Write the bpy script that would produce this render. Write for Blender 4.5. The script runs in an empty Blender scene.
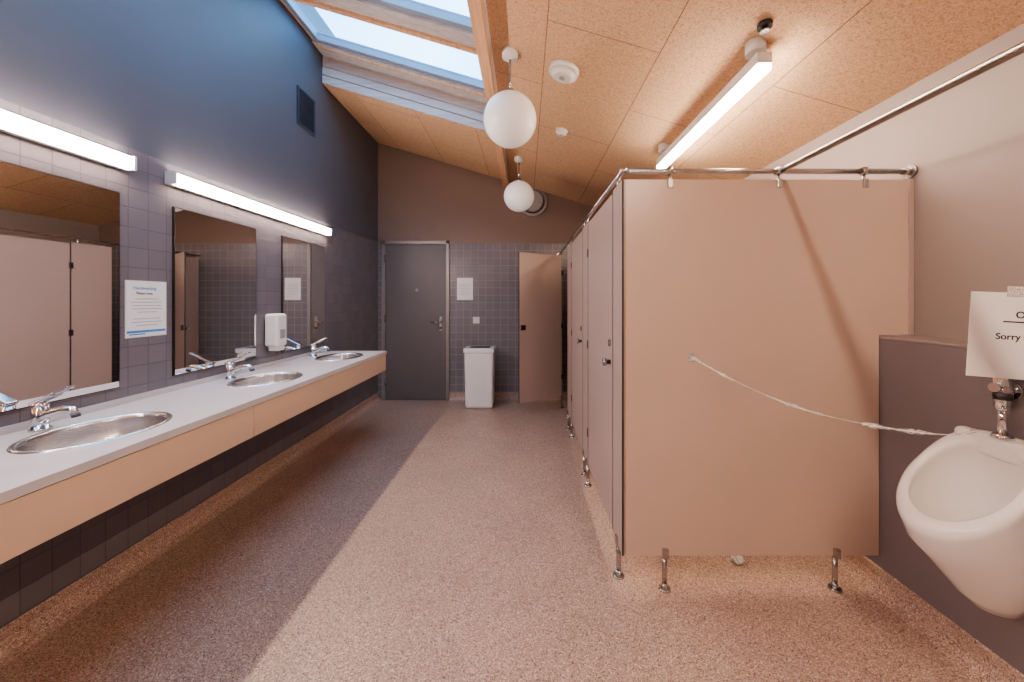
import bpy, bmesh, math, random
from mathutils import Vector, Matrix
random.seed(3)
sc = bpy.context.scene
COL = sc.collection

# ------------------------------------------------------------------ constants
XL, XR, XB = -1.98, 1.80, 1.65      # left wall, right wall (upper), boxed-out lower right wall
YB, YN = 5.05, -2.2                 # far wall, wall behind
LEDGE = 1.18
TILE = 2.11
def cz(x): return 3.46 - 0.295*(x+1.98)

# ------------------------------------------------------------------ materials
def lin(r,g,b):
    f=lambda c:(c/12.92 if c<=.04045 else ((c+.055)/1.055)**2.4)
    return (f(r/255),f(g/255),f(b/255),1)
def base(name):
    m=bpy.data.materials.new(name); m.use_nodes=True
    nt=m.node_tree; return m,nt,nt.nodes['Principled BSDF']
def mat(name,col,rough=.5,metal=0,var=.06,scale=6,bump=0,bscale=200,emit=None,es=0,spec=.5):
    m,nt,p=base(name)
    tc=nt.nodes.new('ShaderNodeTexCoord')
    n=nt.nodes.new('ShaderNodeTexNoise'); n.inputs['Scale'].default_value=scale; n.inputs['Detail'].default_value=4
    nt.links.new(tc.outputs['Object'],n.inputs['Vector'])
    r=nt.nodes.new('ShaderNodeValToRGB')
    c=col
    r.color_ramp.elements[0].position=.3; r.color_ramp.elements[1].position=.7
    r.color_ramp.elements[0].color=(c[0]*(1-var),c[1]*(1-var),c[2]*(1-var),1)
    r.color_ramp.elements[1].color=(min(1,c[0]*(1+var)),min(1,c[1]*(1+var)),min(1,c[2]*(1+var)),1)
    nt.links.new(n.outputs['Fac'],r.inputs['Fac']); nt.links.new(r.outputs['Color'],p.inputs['Base Color'])
    p.inputs['Roughness'].default_value=rough; p.inputs['Metallic'].default_value=metal
    p.inputs['Specular IOR Level'].default_value=spec
    if bump>0:
        n2=nt.nodes.new('ShaderNodeTexNoise'); n2.inputs['Scale'].default_value=bscale
        nt.links.new(tc.outputs['Object'],n2.inputs['Vector'])
        b=nt.nodes.new('ShaderNodeBump'); b.inputs['Strength'].default_value=bump; b.inputs['Distance'].default_value=.002
        nt.links.new(n2.outputs['Fac'],b.inputs['Height']); nt.links.new(b.outputs['Normal'],p.inputs['Normal'])
    if emit:
        p.inputs['Emission Color'].default_value=emit; p.inputs['Emission Strength'].default_value=es
    return m
def tile_mat(name,axis,c1,c2,grout):
    m,nt,p=base(name)
    tc=nt.nodes.new('ShaderNodeTexCoord'); sp=nt.nodes.new('ShaderNodeSeparateXYZ'); cb=nt.nodes.new('ShaderNodeCombineXYZ')
    nt.links.new(tc.outputs['Object'],sp.inputs[0]); nt.links.new(sp.outputs[axis],cb.inputs['X']); nt.links.new(sp.outputs['Z'],cb.inputs['Y'])
    ad=nt.nodes.new('ShaderNodeVectorMath'); ad.operation='ADD'; ad.inputs[1].default_value=(20.03,20.19,0)
    nt.links.new(cb.outputs[0],ad.inputs[0])
    br=nt.nodes.new('ShaderNodeTexBrick'); br.offset=0; br.squash=1
    br.inputs['Scale'].default_value=1; br.inputs['Brick Width'].default_value=.1; br.inputs['Row Height'].default_value=.1
    br.inputs['Mortar Size'].default_value=.0024; br.inputs['Mortar Smooth'].default_value=.2; br.inputs['Bias'].default_value=0
    br.inputs['Color1'].default_value=c1; br.inputs['Color2'].default_value=c2; br.inputs['Mortar'].default_value=grout
    nt.links.new(ad.outputs[0],br.inputs['Vector']); nt.links.new(br.outputs['Color'],p.inputs['Base Color'])
    mr=nt.nodes.new('ShaderNodeMapRange'); mr.inputs['To Min'].default_value=.22; mr.inputs['To Max'].default_value=.8
    nt.links.new(br.outputs['Fac'],mr.inputs['Value']); nt.links.new(mr.outputs[0],p.inputs['Roughness'])
    iv=nt.nodes.new('ShaderNodeMath'); iv.operation='SUBTRACT'; iv.inputs[0].default_value=1
    nt.links.new(br.outputs['Fac'],iv.inputs[1])
    b=nt.nodes.new('ShaderNodeBump'); b.inputs['Strength'].default_value=.6; b.inputs['Distance'].default_value=.002
    nt.links.new(iv.outputs[0],b.inputs['Height']); nt.links.new(b.outputs['Normal'],p.inputs['Normal'])
    return m
def floor_mat():
    m,nt,p=base('floor_speckled_vinyl')
    tc=nt.nodes.new('ShaderNodeTexCoord')
    v=nt.nodes.new('ShaderNodeTexVoronoi'); v.inputs['Scale'].default_value=300
    nt.links.new(tc.outputs['Object'],v.inputs['Vector'])
    s=nt.nodes.new('ShaderNodeSeparateColor'); nt.links.new(v.outputs['Color'],s.inputs[0])
    r=nt.nodes.new('ShaderNodeValToRGB'); r.color_ramp.interpolation='CONSTANT'
    e=r.color_ramp.elements; e[0].position=0; e[0].color=lin(116,94,82)
    e[1].position=.12; e[1].color=lin(180,150,134)
    for pos,c in ((.4,lin(196,166,148)),(.7,lin(210,180,162)),(.9,lin(238,220,204))):
        q=e.new(pos); q.color=c
    nt.links.new(s.outputs[0],r.inputs['Fac'])
    n=nt.nodes.new('ShaderNodeTexNoise'); n.inputs['Scale'].default_value=2.5; n.inputs['Detail'].default_value=6
    nt.links.new(tc.outputs['Object'],n.inputs['Vector'])
    r2=nt.nodes.new('ShaderNodeValToRGB'); r2.color_ramp.elements[0].position=.3; r2.color_ramp.elements[1].position=.7
    r2.color_ramp.elements[0].color=(.86,.86,.87,1); r2.color_ramp.elements[1].color=(1,1,1,1)
    nt.links.new(n.outputs['Fac'],r2.inputs['Fac'])
    mx=nt.nodes.new('ShaderNodeMix'); mx.data_type='RGBA'; mx.blend_type='MULTIPLY'; mx.inputs[0].default_value=1
    nt.links.new(r.outputs['Color'],mx.inputs[6]); nt.links.new(r2.outputs['Color'],mx.inputs[7])
    nt.links.new(mx.outputs[2],p.inputs['Base Color'])
    mr=nt.nodes.new('ShaderNodeMapRange'); mr.inputs['To Min'].default_value=.34; mr.inputs['To Max'].default_value=.48
    nt.links.new(n.outputs['Fac'],mr.inputs['Value']); nt.links.new(mr.outputs[0],p.inputs['Roughness'])
    return m
def ceil_mat():
    m,nt,p=base('ceiling_wood_wool')
    tc=nt.nodes.new('ShaderNodeTexCoord'); sp=nt.nodes.new('ShaderNodeSeparateXYZ'); cb=nt.nodes.new('ShaderNodeCombineXYZ')
    nt.links.new(tc.outputs['Object'],sp.inputs[0]); nt.links.new(sp.outputs['Y'],cb.inputs['X']); nt.links.new(sp.outputs['X'],cb.inputs['Y'])
    ad=nt.nodes.new('ShaderNodeVectorMath'); ad.operation='ADD'; ad.inputs[1].default_value=(12-.2,12-.12,0)
    nt.links.new(cb.outputs[0],ad.inputs[0])
    br=nt.nodes.new('ShaderNodeTexBrick'); br.offset=.5; br.squash=1
    br.inputs['Scale'].default_value=1; br.inputs['Brick Width'].default_value=1.2; br.inputs['Row Height'].default_value=.6
    br.inputs['Mortar Size'].default_value=.003; br.inputs['Mortar Smooth'].default_value=.3
    br.inputs['Color1'].default_value=lin(230,194,160); br.inputs['Color2'].default_value=lin(222,186,152); br.inputs['Mortar'].default_value=lin(158,120,94)
    nt.links.new(ad.outputs[0],br.inputs['Vector'])
    n=nt.nodes.new('ShaderNodeTexNoise'); n.inputs['Scale'].default_value=95; n.inputs['Detail'].default_value=3; n.inputs['Distortion'].default_value=1.8
    nt.links.new(tc.outputs['Object'],n.inputs['Vector'])
    r=nt.nodes.new('ShaderNodeValToRGB'); r.color_ramp.elements[0].position=.34; r.color_ramp.elements[1].position=.56
    r.color_ramp.elements[0].color=(.62,.55,.49,1); r.color_ramp.elements[1].color=(1,1,1,1)
    nt.links.new(n.outputs['Fac'],r.inputs['Fac'])
    mx=nt.nodes.new('ShaderNodeMix'); mx.data_type='RGBA'; mx.blend_type='MULTIPLY'; mx.inputs[0].default_value=1
    nt.links.new(br.outputs['Color'],mx.inputs[6]); nt.links.new(r.outputs['Color'],mx.inputs[7])
    nt.links.new(mx.outputs[2],p.inputs['Base Color']); p.inputs['Roughness'].default_value=.9
    b=nt.nodes.new('ShaderNodeBump'); b.inputs['Strength'].default_value=.4; b.inputs['Distance'].default_value=.003
    nt.links.new(n.outputs['Fac'],b.inputs['Height']); nt.links.new(b.outputs['Normal'],p.inputs['Normal'])
    return m
def wood_mat(name,ca,cb_,axis='Y'):
    m,nt,p=base(name)
    tc=nt.nodes.new('ShaderNodeTexCoord'); mp=nt.nodes.new('ShaderNodeMapping')
    mp.inputs['Scale'].default_value=(30,1.2,30) if axis=='Y' else (1.2,30,30)
    nt.links.new(tc.outputs['Object'],mp.inputs[0])
    n=nt.nodes.new('ShaderNodeTexNoise'); n.inputs['Scale'].default_value=1.5; n.inputs['Detail'].default_value=5
    nt.links.new(mp.outputs[0],n.inputs['Vector'])
    r=nt.nodes.new('ShaderNodeValToRGB'); r.color_ramp.elements[0].position=.3; r.color_ramp.elements[1].position=.7
    r.color_ramp.elements[0].color=ca; r.color_ramp.elements[1].color=cb_
    nt.links.new(n.outputs['Fac'],r.inputs['Fac']); nt.links.new(r.outputs['Color'],p.inputs['Base Color'])
    p.inputs['Roughness'].default_value=.55
    return m
def glass_mat():
    m=bpy.data.materials.new('skylight_glass'); m.use_nodes=True; nt=m.node_tree; nt.nodes.clear()
    o=nt.nodes.new('ShaderNodeOutputMaterial'); t=nt.nodes.new('ShaderNodeBsdfTransparent'); t.inputs[0].default_value=(.9,.96,1,1)
    g=nt.nodes.new('ShaderNodeBsdfGlossy'); g.inputs['Roughness'].default_value=.03
    mx=nt.nodes.new('ShaderNodeMixShader'); mx.inputs[0].default_value=.06
    nt.links.new(t.outputs[0],mx.inputs[1]); nt.links.new(g.outputs[0],mx.inputs[2]); nt.links.new(mx.outputs[0],o.inputs[0])
    return m
def film_mat():
    m=bpy.data.materials.new('clear_tape_film'); m.use_nodes=True; nt=m.node_tree; nt.nodes.clear()
    o=nt.nodes.new('ShaderNodeOutputMaterial'); t=nt.nodes.new('ShaderNodeBsdfTransparent')
    g=nt.nodes.new('ShaderNodeBsdfPrincipled'); g.inputs['Roughness'].default_value=.25; g.inputs['Base Color'].default_value=(.9,.87,.83,1)
    mx=nt.nodes.new('ShaderNodeMixShader')
    n=nt.nodes.new('ShaderNodeTexNoise'); n.inputs['Scale'].default_value=45
    r=nt.nodes.new('ShaderNodeMapRange'); r.inputs['From Min'].default_value=.35; r.inputs['From Max'].default_value=.65
    r.inputs['To Min'].default_value=.15; r.inputs['To Max'].default_value=.7
    nt.links.new(n.outputs['Fac'],r.inputs['Value']); nt.links.new(r.outputs[0],mx.inputs[0])
    nt.links.new(t.outputs[0],mx.inputs[1]); nt.links.new(g.outputs[0],mx.inputs[2]); nt.links.new(mx.outputs[0],o.inputs[0])
    return m

M_paintL=mat('paint_blue_grey',lin(98,98,104),.5,0,.04,1.5)
M_paintB=mat('paint_brown_grey',lin(140,120,110),.6,0,.04,1.5)
M_paintR=mat('paint_warm_grey',lin(156,142,138),.5,0,.03,1.5)
M_paintR2=mat('paint_mauve_grey',lin(128,118,122),.5,0,.04,1.5)
M_tileL=tile_mat('tile_grey_left','Y',lin(120,116,121),lin(127,122,127),lin(98,93,98))
M_tileB=tile_mat('tile_grey_back','X',lin(130,125,130),lin(137,132,137),lin(172,166,168))
M_floor=floor_mat(); M_ceil=ceil_mat()
M_beam=wood_mat('glulam_wood',lin(206,156,118),lin(232,188,150))
M_board=wood_mat('whitewashed_board',lin(176,172,174),lin(206,200,198),'X')
M_frame=mat('skylight_frame_paint',lin(140,150,164),.45)
M_glass=glass_mat()
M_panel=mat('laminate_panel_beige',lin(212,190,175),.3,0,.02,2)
M_panelShade=mat('laminate_panel_mauve_shade',lin(188,168,160),.32,0,.02,2)  # mauve laminate, darkened: shade on the stall fronts put into its colour
M_edge=mat('panel_edge_dark',lin(66,54,52),.5)
M_steel=mat('brushed_steel',lin(190,186,184),.24,1,.05,40)
M_sink=mat('sink_steel',lin(208,209,212),.24,1,.05,30)
M_chrome=mat('chrome',lin(222,222,224),.08,1,.02)
M_dchrome=mat('dark_metal',lin(84,80,82),.3,.8)
M_black=mat('black_rubber',lin(20,20,22),.6)
M_counter=mat('counter_laminate',lin(196,190,191),.33,0,.03,9)
M_fascia=mat('counter_fascia_beige',lin(208,182,158),.45,0,.02,3)
M_door=mat('door_dark_grey',lin(116,110,112),.42,0,.04,2)
M_dframe=mat('door_frame_grey',lin(160,152,150),.35,.3)
M_white=mat('white_plastic',lin(232,230,228),.35,0,.02)
M_bin=mat('bin_white_metal',lin(240,239,240),.35,0,.02)
M_ceram=mat('white_ceramic',lin(238,233,228),.07,0,.01)
M_globe=mat('opal_glass_globe',lin(240,236,232),.18,0,.01,emit=(1,.95,.9,1),es=.12)
M_grille=mat('vent_dark_blue',lin(62,68,78),.5)
M_paper=mat('paper_white',lin(240,239,238),.5,0,.02)
M_blue=mat('ink_blue',lin(60,140,200),.5)
M_ink=mat('ink_black',lin(40,38,40),.6)
M_pl=mat('plate_grey',lin(160,156,156),.4)
M_film=film_mat()
M_mirror=mat('mirror_silver',(.93,.93,.93,1),.015,1,.0)
M_lampW=mat('wall_lamp_diffuser',(1,1,1,1),.4,0,0,emit=(1,.80,.67,1),es=48)
M_lampC=mat('pendant_lamp_diffuser',(1,1,1,1),.4,0,0,emit=(1,.83,.68,1),es=56)
M_lampN=mat('slim_lamp_diffuser',(1,1,1,1),.4,0,0,emit=(1,.83,.68,1),es=112)

# ------------------------------------------------------------------ builder
class Bd:
    def __init__(s): s.bm=bmesh.new(); s.mats=[]
    def mi(s,m):
        if m not in s.mats: s.mats.append(m)
        return s.mats.index(m)
    def merge(s,t,m,M=None):
        i=s.mi(m)
        for f in t.faces: f.material_index=i
        if M is not None: t.transform(M)
        me=bpy.data.meshes.new('t'); t.to_mesh(me); t.free(); s.bm.from_mesh(me); bpy.data.meshes.remove(me)
    def box(s,a,b,m,bev=0,seg=2,M=None,taper=None):
        t=bmesh.new(); bmesh.ops.create_cube(t,size=1)
        c=[(a[i]+b[i])/2 for i in range(3)]; d=[abs(b[i]-a[i]) for i in range(3)]
        for v in t.verts:
            k=1
            if taper and v.co.z<0: k=taper
            v.co=Vector((c[0]+v.co.x*d[0]*k,c[1]+v.co.y*d[1]*k,c[2]+v.co.z*d[2]))
        if bev: 
            bmesh.ops.bevel(t,geom=list(t.edges),offset=bev,segments=seg,affect='EDGES',profile=.5)
        s.merge(t,m,M)
    def cyl(s,p0,p1,r0,m,r1=None,seg=24,cap=True):
        if r1 is None: r1=r0
        p0=Vector(p0); p1=Vector(p1); d=p1-p0
        t=bmesh.new(); bmesh.ops.create_cone(t,cap_ends=cap,segments=seg,radius1=r0,radius2=r1,depth=d.length)
        for f in t.faces: f.smooth=abs(f.normal.z)<.9
        M=Matrix.Translation((p0+p1)/2)@d.to_track_quat('Z','Y').to_matrix().to_4x4()
        s.merge(t,m,M)
    def sph(s,c,r,m,sc3=(1,1,1),u=32,v=20):
        t=bmesh.new(); bmesh.ops.create_uvsphere(t,u_segments=u,v_segments=v,radius=r)
        for f in t.faces: f.smooth=True
        s.merge(t,m,Matrix.Translation(c)@Matrix.Diagonal((*sc3,1)))
    def rings(s,R,m,cs=False,ce=False,smooth=True):
        t=bmesh.new(); V=[[t.verts.new(p) for p in r] for r in R]; n=len(R[0])
        for a,b in zip(V[:-1],V[1:]):
            for i in range(n):
                f=t.faces.new((a[i],a[(i+1)%n],b[(i+1)%n],b[i])); f.smooth=smooth
        if cs: t.faces.new(V[0])
        if ce: t.faces.new(V[-1])
        bmesh.ops.recalc_face_normals(t,faces=t.faces)
        s.merge(t,m)
    def tube(s,P,r,m,seg=16,rs=None):
        P=[Vector(p) for p in P]; R=[]
        up=None
        for i,p in enumerate(P):
            d=(P[min(i+1,len(P)-1)]-P[max(i-1,0)]).normalized()
            if up is None: up=Vector((0,0,1)) if abs(d.z)<.9 else Vector((1,0,0))
            a=d.cross(up).normalized(); b=a.cross(d).normalized(); up=b
            rr=rs[i] if rs else r
            R.append([p+a*rr*math.cos(2*math.pi*k/seg)+b*rr*math.sin(2*math.pi*k/seg) for k in range(seg)])
        s.rings(R,m,True,True)
    def prism(s,poly,vec,m):
        t=bmesh.new(); vec=Vector(vec)
        A=[t.verts.new(Vector(p)) for p in poly]; B=[t.verts.new(Vector(p)+vec) for p in poly]
        n=len(A); t.faces.new(A); t.faces.new(B)
        for i in range(n): t.faces.new((A[i],A[(i+1)%n],B[(i+1)%n],B[i]))
        bmesh.ops.recalc_face_normals(t,faces=t.faces); s.merge(t,m)
    def done(s,name,origin=None):
        me=bpy.data.meshes.new(name)
        if origin is not None: s.bm.transform(Matrix.Translation(-Vector(origin)))
        s.bm.to_mesh(me); s.bm.free()
        for m in s.mats: me.materials.append(m)
        o=bpy.data.objects.new(name,me); COL.objects.link(o)
        if origin is not None: o.location=origin
        return o
def text(name,body,size,M,m,parent,align='LEFT'):
    cu=bpy.data.curves.new(name,'FONT'); cu.body=body; cu.size=size; cu.extrude=.0003; cu.align_x=align; cu.offset=size*.012
    o=bpy.data.objects.new(name,cu); COL.objects.link(o); cu.materials.append(m)
    bpy.context.view_layer.update()
    o.parent=parent; o.matrix_parent_inverse=Matrix.Translation(parent.location).inverted(); o.matrix_basis=M
    return o

# ------------------------------------------------------------------ room shell
b=Bd(); b.box((XL-.2,YN-.2,-.1),(XR+.2,YB+.2,0),M_floor); b.done('floor')
b=Bd()
b.box((XL-.15,YN-.1,0),(XL,YB+.1,TILE),M_tileL); b.box((XL-.15,YN-.1,TILE),(XL,YB+.1,4.1),M_paintL); b.done('wall_left')
b=Bd()
b.box((XL,YB,0),(XR,YB+.15,TILE),M_tileB)
b.prism([(XL,YB,TILE),(XR,YB,TILE),(XR,YB,cz(XR)+.05),(XL,YB,cz(XL)+.05)],(0,.15,0),M_paintB); b.done('wall_back')
b=Bd()
b.box((XR,YN-.1,0),(XR+.15,YB+.1,cz(XR)+.1),M_paintR)
b.box((XB,YN,0),(XR,YB,LEDGE-.012),M_paintR2)
b.box((XB-.004,YN,LEDGE-.012),(XR,YB,LEDGE),M_paintR,.002); b.done('wall_right')
b=Bd(); b.box((XL,YN-.15,0),(XR,YN,4.1),M_paintR); b.done('wall_near')

SX=-.26; SY0,SY1=.35,3.66
def slab(b,x0,x1,y0,y1,o0,o1,m):
    z=lambda x,o:cz(x)+o
    b.prism([(x0,y0,z(x0,o0)),(x1,y0,z(x1,o0)),(x1,y0,z(x1,o1)),(x0,y0,z(x0,o1))],(0,y1-y0,0),m)
b=Bd()
slab(b,SX,XR,YN,YB,0,.12,M_ceil); slab(b,XL,SX,SY1+.03,YB,0,.12,M_ceil); slab(b,XL,SX,YN,SY0-.03,0,.12,M_ceil)
b.done('ceiling')
# skylight well: board-lined reveals
b=Bd()
for k in range(4):
    o0=k*.085; slab(b,XL,SX,SY1+.004*k,SY1+.03,o0+.009,o0+.082,M_board)
    slab(b,XL,SX,SY0-.03,SY0,o0+.004,o0+.083,M_board)
slab(b,XL,SX,SY1+.014,SY1+.032,.001,.36,M_beam)
slab(b,SX,SX+.03,SY0-.03,SY1+.03,.12,.36,M_board)
slab(b,XL+.001,XL+.03,SY0,SY1,.31,.36,M_beam)
b.done('trim_1')
# skylight windows
panes=[(2.95,3.44),(2.18,2.67),(1.41,1.90),(.62,1.13)]
for i,(y0,y1) in enumerate(panes):
    b=Bd(); x0,x1=XL+.03,SX
    slab(b,x0,x1,y0-.05,y0,.30,.37,M_frame); slab(b,x0,x1,y1,y1+.05,.30,.37,M_frame)
    slab(b,x0,x0+.05,y0,y1,.30,.37,M_frame); slab(b,x1-.05,x1,y0,y1,.30,.37,M_frame)
    slab(b,x0+.05,x1-.05,y0,y1,.35,.356,M_glass)
    b.done('window_%d'%(i+1))
b=Bd()
for (a,c) in ((3.49,SY1+.01),(2.72,2.90),(1.95,2.13),(1.18,1.36),(SY0-.02,.57)):
    slab(b,XL+.002,SX,a,c,.28,.4,M_board)
    if a<3.4: slab(b,XL+.03,SX,c-.04,c,.255,.28,M_beam)
    else: slab(b,XL+.03,SX,a,a+.03,.26,.28,M_beam)
b.done('trim_2')
b=Bd(); slab(b,SX-.035,SX+.035,YN,YB,-.10,0.0,M_beam)
slab(b,SX+.035,SX+.05,YN,YB,-.03,0.0,M_white); b.done('ceiling_beam')

# coved baseboards
prof=[(0,0),(.06,0),(.03,.012),(.014,.035),(.008,.06),(.008,.1),(0,.105)]
b=Bd(); b.prism([(XL+u,YN,z) for u,z in prof],(0,YB-YN,0),M_floor); b.done('baseboard_left')
b=Bd(); b.prism([(XB-u,YN,z) for u,z in prof],(0,YB-YN,0),M_floor); b.done('baseboard_right')
b=Bd(); b.prism([(-1.015,YB-u,z) for u,z in prof],(XB+1.015,0,0),M_floor); b.done('baseboard_back')

# ------------------------------------------------------------------ door in far wall
b=Bd(); dx0,dx1=-1.875,-1.06; Y=YB-.001
b.box((dx0-.045,Y-.03,0.001),(dx0,Y,2.14),M_dframe,.003); b.box((dx1,Y-.03,0.001),(dx1+.045,Y,2.14),M_dframe,.003)
b.box((dx0-.045,Y-.03,2.095),(dx1+.045,Y,2.14),M_dframe,.003)
b.box((dx0+.004,Y-.018,.012),(dx1-.004,Y,2.09),M_door,.002)
for z in (.25,1.1,1.9): b.cyl((dx0+.004,Y-.03,z-.05),(dx0+.004,Y-.03,z+.05),.009,M_steel)
hx=dx1-.07
b.box((hx-.022,Y-.026,.93),(hx+.022,Y-.017,1.13),M_steel,.004)
b.cyl((hx,Y-.02,1.05),(hx,Y-.07,1.05),.01,M_steel); b.tube([(hx,Y-.065,1.05),(hx-.06,Y-.067,1.05),(hx-.12,Y-.062,1.05)],.009,M_steel)
b.cyl((hx,Y-.02,.97),(hx,Y-.032,.97),.014,M_dchrome)
b.cyl((-1.45,Y-.016,1.48),(-1.45,Y-.021,1.48),.02,M_pl)
b.done('door_1',(-1.46,YB,0))

# ------------------------------------------------------------------ counter with sinks
CX0,CX1=XL+.001,-1.39; CZ=.836; CY0,CY1=-1.0,3.75
sy=[.55,1.47,2.42,3.37]; SXc,sa,sb=-1.665,.17,.215
b=Bd()
def counter_cell(y0,y1,yc):
    N=56; ang=[2*math.pi*i/N for i in range(N)]
    for cx,cy in ((CX0,y0),(CX1,y0),(CX1,y1),(CX0,y1)): ang.append(math.atan2(cy-yc,cx-SXc)%(2*math.pi))
    ang=sorted(set(ang)); E=[];O=[]
    for t in ang:
        c,s_=math.cos(t),math.sin(t)
        r=1/math.sqrt((c/sa)**2+(s_/sb)**2); E.append((SXc+r*c,yc+r*s_))
        ks=[]
        if c>1e-9: ks.append((CX1-SXc)/c)
        if c<-1e-9: ks.append((CX0-SXc)/c)
        if s_>1e-9: ks.append((y1-yc)/s_)
        if s_<-1e-9: ks.append((y0-yc)/s_)
        k=min(ks); O.append((SXc+k*c,yc+k*s_))
    top=[[(x,y,CZ) for x,y in O],[(x,y,CZ) for x,y in E],[(x,y,CZ-.03) for x,y in E],[(x,y,CZ-.03) for x,y in O]]
    b.rings(top,M_counter,smooth=False)
cells=[(.1,1.0),(1.0,1.95),(1.95,2.9),(2.9,CY1)]
for (y0,y1),yc in zip(cells,sy): counter_cell(y0,y1,yc)
b.box((CX0,CY0,CZ-.03),(CX1,.1,CZ),M_counter)
b.box((CX1,CY0,CZ-.03),(CX1+.006,CY1+.006,CZ+.001),M_counter,.0015); b.box((CX0,CY1,CZ-.03),(CX1,CY1+.006,CZ+.001),M_counter)
for y0,y1 in ((CY0,.1),(.103,1.92),(1.923,CY1)): b.box((CX1-.02,y0,.645),(CX1,y1,CZ-.034),M_fascia,.0015)
b.box((CX0,CY1-.02,.645),(CX1-.02,CY1,CZ-.034),M_fascia,.001)
b.box((CX1-.026,CY0,CZ-.036),(CX1-.003,CY1,CZ-.03),M_edge)
b.box((CX0,CY0,CZ),(CX0+.012,CY1,CZ+.03),M_counter,.002)
for y in (.1,1.0,1.95,2.9,3.7): b.box((CX0,y-.012,.66),(CX1-.02,y+.012,CZ-.031),M_fascia)
b.done('vanity_counter')
for yc in sy:
    b=Bd(); N=56
    def er(f,z,da=0): return [(SXc+(sa*f+da)*math.cos(2*math.pi*i/N),yc+(sb*f+da)*math.sin(2*math.pi*i/N),CZ+z) for i in range(N)]
    b.rings([er(1,.0005,.016),er(1,.005,.013),er(1,.0065,.005),er(1,.002,-.004),er(1,-.012,-.007),er(.95,-.045),er(.9,-.085),er(.8,-.12),er(.62,-.14),er(.35,-.15),er(.12,-.153)],M_sink,False,True)
    b.cyl((SXc,yc,CZ-.155),(SXc,yc,CZ-.150),.032,M_chrome); b.cyl((SXc,yc,CZ-.1505),(SXc,yc,CZ-.149),.018,M_black)
    b.cyl((SXc+sa*.93-.003,yc,CZ-.045),(SXc+sa*.93-.012,yc,CZ-.045),.012,M_black)
    b.done('sink_basin',(SXc,yc,CZ))
    b=Bd(); tx=-1.9; z=CZ+.001
    b.cyl((tx,yc,z),(tx,yc,z+.008),.031,M_chrome); b.cyl((tx,yc,z+.008),(tx,yc,z+.095),.025,M_chrome,.023)
    b.sph((tx,yc,z+.098),.0245,M_chrome,(1,1,.75))
    b.tube([(tx,yc,z+.04),(tx+.045,yc,z+.066),(tx+.09,yc,z+.08),(tx+.125,yc,z+.078),(tx+.138,yc,z+.06)],.013,M_chrome,rs=[.023,.02,.016,.0145,.013])
    b.cyl((tx+.138,yc,z+.062),(tx+.141,yc,z+.05),.0135,M_dchrome)
    Mx=Matrix.Translation((tx,yc,z+.112))@Matrix.Rotation(math.radians(-24),4,'Y')
    b.box((-.026,-.02,-.007),(.075,.02,.008),M_chrome,.005,3,M=Mx); b.box((.05,-.014,-.002),(.135,.014,.009),M_chrome,.005,3,M=Mx)
    b.done('sink_faucet',(tx,yc,z))

# mirrors
for yc in (.58,1.50,2.425,3.365):
    b=Bd(); h=.322
    b.box((XL+.001,yc-h,.92),(XL+.012,yc+h,1.87),M_dchrome); b.box((XL+.0115,yc-h+.005,.925),(XL+.0135,yc+h-.005,1.865),M_mirror)
    b.done('wall_mirror',(XL,yc,1.4))
# wall lamps
for y0,y1 in ((-1.68,-.01),(.186,1.856),(2.057,3.727)):
    b=Bd(); X=XL+.001
    b.box((X,y0,1.982),(X+.03,y1,2.056),M_white,.003)
    N=10; pr=[(X+.03,1.988),(X+.03,2.050)]+[(X+.045+.012*math.cos(a),2.019+.031*math.sin(a)) for a in [math.pi/2-math.pi*i/N for i in range(N+1)]]
    b.prism([(x,y0+.012,z) for x,z in pr],(0,y1-y0-.024,0),M_lampW)
    for ya,yb in ((y0,y0+.013),(y1-.013,y1)):
        b.box((X+.028,ya,1.984),(X+.06,yb,2.054),M_white,.002)
    b.done('wall_lamp',(XL,(y0+y1)/2,2.02))

# soap dispenser
b=Bd(); yc=2.9; X=XL+.001
b.box((X,yc-.06,.99),(X+.105,yc+.06,1.24),M_white,.02,4); b.box((X+.02,yc-.045,.955),(X+.095,yc+.045,1.0),M_white,.012,3)
b.box((X+.1,yc-.03,1.05),(X+.108,yc+.03,1.12),M_pl,.003); b.cyl((X+.06,yc,.94),(X+.06,yc,.96),.01,M_dchrome)
b.done('soap_dispenser',(XL,yc,1.1))
# notices on left wall
def rotm(loc,zdeg): return Matrix.Translation(loc)@Matrix.Rotation(math.radians(zdeg),4,'Z')@Matrix.Rotation(math.radians(90),4,'X')
b=Bd(); X=XL+.001
b.box((X,1.853,1.155),(X+.003,2.067,1.445),M_white,.001); b.box((X+.003,1.86,1.162),(X+.004,2.06,1.438),M_paper)
b.box((X+.004,1.86,1.178),(X+.0045,2.06,1.190),M_blue); b.box((X+.004,1.87,1.168),(X+.0045,1.95,1.174),M_blue)
for k,(l) in enumerate((.12,.16,.15,.16,.1,0,.14,.16,.11)):
    if l: b.box((X+.004,1.96-l/2,1.35-k*.017),(X+.0045,1.96+l/2,1.353-k*.017),M_pl)
o=b.done('paper_notice',(XL,1.96,1.3))
text('heading','Handwashing',.022,rotm((X+.0045,1.89,1.40),90),M_blue,o)
text('subheading','Please note',.018,rotm((X+.0045,1.905,1.375),90),M_ink,o)
b=Bd(); b.box((-.915,YB-.004,1.345),(-.70,YB-.001,1.645),M_paper,.001)
for k in range(8): b.box((-.885,YB-.005,1.56-k*.02),(-.73-.02*(k%3),YB-.004,1.563-k*.02),M_pl)
b.done('paper_notice',(-.81,YB,1.5))
b=Bd(); b.box((-.70,YB-.009,1.03),(-.61,YB-.001,1.12),M_white,.003); b.box((-.68,YB-.013,1.05),(-.63,YB-.008,1.10),M_white,.002)
b.done('light_switch',(-.65,YB,1.07))
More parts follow.
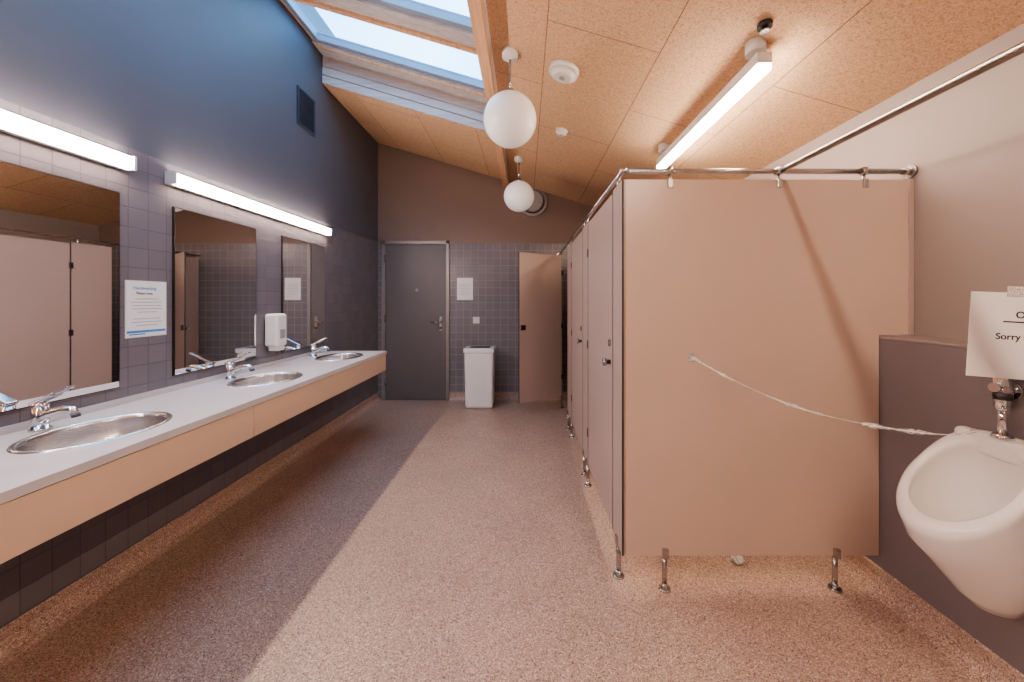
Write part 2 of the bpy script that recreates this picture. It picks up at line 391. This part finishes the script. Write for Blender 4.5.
# vent grille left wall
b=Bd(); y0,y1,z0,z1=3.25,3.52,2.88,3.21
b.box((X,y0,z0),(X+.012,y1,z0+.02),M_grille); b.box((X,y0,z1-.02),(X+.012,y1,z1),M_grille)
b.box((X,y0,z0+.02),(X+.012,y0+.02,z1-.02),M_grille); b.box((X,y1-.02,z0+.02),(X+.012,y1,z1-.02),M_grille)
b.box((X,y0+.02,z0+.02),(X+.002,y1-.02,z1-.02),M_black)
for k in range(12):
    z=z0+.03+k*.0235; b.box((X+.002,y0+.02,z),(X+.010,y1-.02,z+.010),M_grille)
b.done('vent_grille',(XL,3.38,3.05))
# round vent far wall
b=Bd(); c=(.10,2.665)
b.cyl((c[0],YB-.001,c[1]),(c[0],YB-.03,c[1]),.2,M_pl,.195,48); b.cyl((c[0],YB-.03,c[1]),(c[0],YB-.06,c[1]),.16,M_grille,.15,48)
b.cyl((c[0],YB-.06,c[1]),(c[0],YB-.075,c[1]),.155,M_pl,.13,48)
b.done('round_air_vent',(c[0],YB,c[1]))

# ------------------------------------------------------------------ bin
b=Bd(); bx0,bx1,by0,by1=-.75,-.385,4.60,4.88
b.box((bx0,by0,.012),(bx1,by1,.70),M_bin,.03,4,taper=.93)
b.box((bx0-.008,by0-.008,.695),(bx1+.008,by1+.008,.75),M_bin,.012,3)
b.box((bx0+.06,by0+.05,.749),(bx1-.06,by1-.05,.752),M_dchrome)
b.box((bx0+.02,by0+.02,0),(bx1-.02,by1-.02,.02),M_pl,.006)
b.done('waste_bin',((bx0+bx1)/2,4.74,0))

# ------------------------------------------------------------------ ceiling items
def pendant(x,y):
    b=Bd(); zc=cz(x)
    b.cyl((x,y,zc+.01),(x,y,zc-.035),.052,M_white,.05,32); b.cyl((x,y,zc-.035),(x,y,zc-.05),.05,M_white,.012,32)
    b.cyl((x,y,zc-.05),(x,y,2.64),.007,M_steel); b.cyl((x,y,2.67),(x,y,2.63),.02,M_steel,.045)
    b.sph((x,y,2.476),.166,M_globe,u=48,v=32)
    b.done('globe_pendant_lamp',(x,y,2.476))
pendant(-.094,2.355); pendant(-.065,4.09)
def disc(x,y,r,name,h):
    b=Bd(); zc=cz(x); tilt=Vector((-.283,0,-.959))
    p=Vector((x,y,zc)); 
    b.cyl(p+tilt*.001,p+tilt*h*.6,r,M_white,r*.97,40); b.cyl(p+tilt*h*.6,p+tilt*h,r*.9,M_white,r*.55,40); b.cyl(p+tilt*h*.98,p+tilt*(h+.004),r*.2,M_pl)
    b.done(name,(x,y,zc))
disc(.25,2.363,.095,'ceiling_speaker',.06); disc(.313,3.17,.05,'smoke_detector',.045)
def linlamp(x,z,y0,y1,w,ml):
    b=Bd()
    b.box((x-w,y0,z+.012),(x+w,y1,z+.065),M_white,.003)
    b.box((x-w+.003,y0-.001,z-.016),(x+w-.003,y1-.004,z+.013),ml,.004)
    for y in (y0+.05,y1-.12):
        zz=cz(x); b.cyl((x-.01,y,z+.06),(x-.01,y,zz+.01),.006,M_steel); b.cyl((x-.01,y,zz-.045),(x-.01,y,zz+.01),.045,M_white,seg=32)
    b.done('linear_pendant_lamp',(x,(y0+y1)/2,z))
linlamp(1.10,2.42,1.72,3.05,.034,M_lampC)
linlamp(1.00,2.42,-1.0,.45,.018,M_lampN)
b=Bd(); x,y=1.055,1.65; zc=cz(x)
b.cyl((x,y,zc-.001),(x,y,zc-.02),.03,M_dchrome); b.cyl((x,y,zc-.02),(x,y,zc-.04),.012,M_steel,.02)
b.done('sprinkler_head',(x,y,zc))

# ------------------------------------------------------------------ toilet stalls
PF=1.74; T=.013; ZT=1.905; ZB=.16; FX=.45
def leg(b,x,y,dz=0):
    b.cyl((x,y,0),(x,y,.008),.028,M_steel,.026); b.cyl((x,y,.008),(x,y,.03),.018,M_steel,.012); b.cyl((x,y,.008),(x,y,ZB+.005),.0115,M_steel)
    b.box((x-.014,y-.02,ZB-.01),(x+.014,y+.02,ZB+.035),M_steel,.004)
def partition(y,m,legs):
    b=Bd()
    P=[(FX+.016,ZB),(XB-.008,ZB),(XB-.008,LEDGE+.006),(XR-.004,LEDGE+.006),(XR-.004,ZT),(FX+.016,ZT)]
    b.prism([(x,y,z) for x,z in P],(0,T,0),m)
    b.box((XR-.022,y-.006,LEDGE+.006),(XR-.001,y,ZT),M_panelShade)
    for x in legs: leg(b,x,y+T/2)
    b.done('toilet_stall_partition',(FX,y,ZB))
partition(PF,M_panel,(.65,1.443)); partition(2.80,M_panelShade,(1.2,)); partition(3.80,M_panelShade,(1.2,))
def pilaster(y0,y1,ls):
    b=Bd(); b.box((FX,y0+.002,ZB),(FX+T,y1-.003,ZT),M_panelShade)
    b.box((FX-.0005,y0,ZB),(FX+T*.6,y0+.002,ZT),M_edge); b.box((FX-.0005,y1-.003,ZB),(FX+T+.0005,y1,ZT),M_edge)
    for y in ls: leg(b,FX+T/2,y)
    b.done('toilet_stall_pilaster',(FX,(y0+y1)/2,ZB))
pilaster(PF-.002,1.92,(1.83,)); pilaster(2.68,2.92,(2.72,2.88)); pilaster(3.62,3.98,(3.68,3.92)); pilaster(4.63,YB-.01,(4.68,))
def sdoor(hinge,w,ang,flip):
    # door local: runs along +Y from hinge, outer face -X
    M=Matrix.Translation((FX+T/2,hinge,0))@Matrix.Rotation(ang,4,'Z')
    b=Bd(); s=-1 if flip else 1
    ya,yb=sorted((s*.008,s*(w-.008)))
    b.box((-T/2,ya+.003,ZB+.01),(T/2,yb-.003,ZT-.012),M_panel if ang else M_panelShade,0,M=M)
    b.box((-T/2,ya,ZB+.01),(T/2,ya+.003,ZT-.012),M_edge,0,M=M); b.box((-T/2,yb-.003,ZB+.01),(T/2,yb,ZT-.012),M_edge,0,M=M)
    for z in (.4,1.03,1.68):
        b.box((-.012,-.018,z-.03),(.010,.018,z+.03),M_dchrome,.003,M=M)
    y=s*(w-.06)
    t=[M@Vector(p) for p in ((-T/2,y,1.02),(-.028,y,1.02),(-.045,y,1.02))]
    b.cyl(t[0],t[1],.012,M_dchrome); b.cyl(t[1],t[2],.02,M_steel)
    t=[M@Vector(p) for p in ((-T/2,y,1.12),(-.014,y,1.12))]; b.cyl(t[0],t[1],.02,M_steel)
    b.box((T/2,y-.03,1.0),(T/2+.015,y+.03,1.06),M_dchrome,.003,M=M)
    b.done('toilet_stall_door',(FX,hinge,ZB))
sdoor(2.68,.76,0,True); sdoor(3.62,.70,0,True)
# hinge on far side (flip), swung out into the room
sdoor(4.63,.65,-math.radians(55),True)
# rail
b=Bd(); RZ=1.945; rx=FX+T/2; ry=PF+T/2
b.tube([(rx,ry,RZ),(XR-.01,ry,RZ)],.0125,M_steel); b.tube([(rx,ry,RZ),(rx,YB-.01,RZ)],.0125,M_steel)
b.sph((rx,ry,RZ),.02,M_steel)
b.cyl((XR-.012,ry,RZ),(XR-.001,ry,RZ),.03,M_steel); b.cyl((XR-.04,ry,RZ),(XR-.01,ry,RZ),.018,M_steel); b.cyl((rx,YB-.012,RZ),(rx,YB-.001,RZ),.03,M_steel)
for x in (.673,1.18,1.578):
    b.cyl((x,ry,RZ+.016),(x,ry,RZ-.016),.016,M_steel); b.cyl((x,ry,RZ),(x,ry,ZT-.03),.006,M_steel); b.box((x-.012,ry-.014,ZT-.04),(x+.012,ry+.014,ZT+.004),M_steel,.003)
for y in (1.83,2.72,2.88,3.68,3.92,4.7):
    b.cyl((rx,y,RZ),(rx,y,ZT-.0),.006,M_steel); b.box((rx-.014,y-.012,ZT),(rx+.014,y+.012,ZT+.01),M_steel,.003)
b.tube([(1.183,ry,RZ),(1.192,YN+.001,RZ+.012)],.013,M_steel); b.cyl((1.183,ry-.03,RZ),(1.183,ry+.0,RZ),.019,M_steel)
b.cyl((1.192,YN+.012,RZ+.012),(1.192,YN+.001,RZ+.012),.03,M_steel)
b.done('stall_support_rail',(rx,ry,RZ))

# ------------------------------------------------------------------ urinal
b=Bd(); UY=1.268; N=64; XU=XB-.001
def ur(cu,a,bb,zc,sl,e=2.0):
    P=[]
    for i in range(N):
        t=2*math.pi*i/N; c,s_=math.cos(t),math.sin(t)
        ex=2/e
        cc=math.copysign(abs(c)**(ex if c<0 else 1),c); ss=math.copysign(abs(s_)**(ex if c<0 else 1),s_)
        u=max(.0,cu+a*cc); P.append((XU-u,UY+bb*ss,zc-sl*(u-cu)))
    return P
S=.95
b.rings([ur(.05,.03,.035,.31,.1),ur(.065,.06,.065,.325,.2,2.4),ur(.085,.08,.095,.375,.3,2.6),ur(.108,.104,.125,.46,.5,3),ur(.135,.130,.146,.56,.72,3),
 ur(.160,.147,.156,.65,S,3),ur(.168,.156,.161,.705,S,3),ur(.168,.159,.163,.716,S,3),ur(.168,.159,.163,.728,S,3),ur(.168,.154,.158,.741,S,3),ur(.169,.144,.149,.747,S,2.9),
 ur(.170,.132,.137,.746,S,2.7),ur(.171,.125,.129,.739,S,2.6),ur(.171,.122,.126,.728,S,2.5),ur(.171,.128,.132,.71,S,2.5),ur(.165,.128,.134,.67,.85,2.4),
 ur(.152,.112,.122,.60,.6,2.2),ur(.137,.09,.1,.53,.35),ur(.125,.06,.065,.485,.15),ur(.125,.025,.025,.475,0)],M_ceram,True,True)
b.cyl((XU-.125,UY,.474),(XU-.125,UY,.482),.026,M_chrome)
b.box((XU-.05,UY-.14,.80),(XU,UY+.14,.880),M_ceram,.02,4)
o=b.done('wall_urinal',(XB,UY,.7))
b=Bd(); ux=XB-.035; 
b.cyl((ux,UY,.880),(ux,UY,.893),.03,M_chrome,.022); b.cyl((ux,UY,.885),(ux,UY,1.0),.0125,M_chrome)
b.cyl((ux,UY,.985),(ux,UY,1.09),.021,M_chrome,.023); b.cyl((ux,UY,1.01),(ux,UY,1.035),.0235,M_dchrome); b.cyl((ux,UY,.975),(ux,UY,.99),.018,M_chrome); b.sph((ux,UY,1.09),.024,M_chrome,(1,1,.5))
b.cyl((ux,UY,1.04),(XB-.001,UY,1.04),.014,M_chrome); b.cyl((XB-.01,UY,1.04),(XB-.001,UY,1.04),.03,M_chrome)
b.cyl((ux-.02,UY,1.05),(ux-.032,UY,1.05),.015,M_chrome)
b.done('urinal_flush_valve',(ux,UY,1.0))
# sign hung on valve
sg=Vector((1.44,1.225,0)); ang=math.radians(-14); L=.21
Ms=Matrix.Translation((sg.x,sg.y,1.10))@Matrix.Rotation(ang,4,'Z')@Matrix.Rotation(math.radians(3),4,'Y')
b=Bd(); 
b.box((0,-.001,0),(L,.001,.275),M_paper,M=Ms)
b.box((.09,-.0025,.262),(.17,-.001,.295),M_film,M=Ms)
b.box((.085,-.0018,.18),(.20,-.001,.184),M_ink,M=Ms)
o=b.done('apology_sign',(sg.x,sg.y,1.10))
def st(nm,body,size,u,z,m=M_ink):
    M=Ms@Matrix.Translation((u,-.0015,z))@Matrix.Rotation(math.radians(90),4,'X')
    text(nm,body,size,M,m,o)
st('line_1','Sorry for',.028,.068,.125); st('line_3','OTAGO',.03,.115,.195)

# tape strip
ctrl=[(.77,1.737,1.08),(.9525,1.63,.975),(1.135,1.54,.90),(1.3175,1.444,.866),(1.50,1.35,.862),(1.60,1.33,.881)]
def cr(P,n=12):
    out=[]; P=[Vector(p) for p in P]
    for i in range(len(P)-1):
        p0=P[max(i-1,0)];p1=P[i];p2=P[i+1];p3=P[min(i+2,len(P)-1)]
        for k in range(n):
            t=k/n; out.append(.5*((2*p1)+(-p0+p2)*t+(2*p0-5*p1+4*p2-p3)*t*t+(-p0+3*p1-3*p2+p3)*t**3))
    out.append(P[-1]); return out
pts=cr(ctrl); t=bmesh.new(); prev=None
for i,p in enumerate(pts):
    a=.5+1.1*math.sin(i*.35); w=.007+.003*math.sin(i*.9)
    off=Vector((.35*math.cos(a),.9*math.cos(a),math.sin(a)+.3)).normalized()*w
    if i==0: off=Vector((0,0,.018))
    v=[t.verts.new(p-off),t.verts.new(p+off)]
    if prev: f=t.faces.new((prev[0],v[0],v[1],prev[1])); f.smooth=True
    prev=v
b=Bd(); b.merge(t,M_film); b.tube(pts,.0012,M_paper,6)
b.box((.757,1.7375,1.06),(.783,1.7395,1.10),M_film)
b.done('tape_strip',(.77,1.735,1.08))
# tissue scrap
t=bmesh.new(); bmesh.ops.create_icosphere(t,subdivisions=3,radius=.03)
for v in t.verts:
    v.co*=random.uniform(.75,1.2); v.co.z=max(-.014,v.co.z*.6)
b=Bd(); b.merge(t,M_paper,Matrix.Translation((1.09,1.93,.0145))); b.done('tissue_scrap',(1.09,1.93,0))

# ------------------------------------------------------------------ world, camera
w=bpy.data.worlds.new('sky'); sc.world=w; w.use_nodes=True; nt=w.node_tree
bg=nt.nodes['Background']
tc=nt.nodes.new('ShaderNodeTexCoord'); n=nt.nodes.new('ShaderNodeTexNoise'); n.inputs['Scale'].default_value=2.2; n.inputs['Detail'].default_value=6
nt.links.new(tc.outputs['Generated'],n.inputs['Vector'])
r=nt.nodes.new('ShaderNodeValToRGB'); r.color_ramp.elements[0].position=.35; r.color_ramp.elements[1].position=.7
r.color_ramp.elements[0].color=(.18,.50,1,1); r.color_ramp.elements[1].color=(.5,.78,1,1)
nt.links.new(n.outputs['Fac'],r.inputs['Fac']); nt.links.new(r.outputs['Color'],bg.inputs['Color']); bg.inputs['Strength'].default_value=4.3

cam=bpy.data.cameras.new('camera'); co=bpy.data.objects.new('camera',cam); COL.objects.link(co)
co.location=(0,0,1.346); co.rotation_euler=(math.radians(90),0,0)
cam.sensor_width=36; cam.lens=36*375/1024; cam.shift_x=(512-525)/1024; cam.shift_y=-41/1024; cam.clip_start=.02
sc.camera=co
sc.view_settings.view_transform='AgX'; sc.view_settings.look='AgX - Medium High Contrast'; sc.view_settings.exposure=0.5
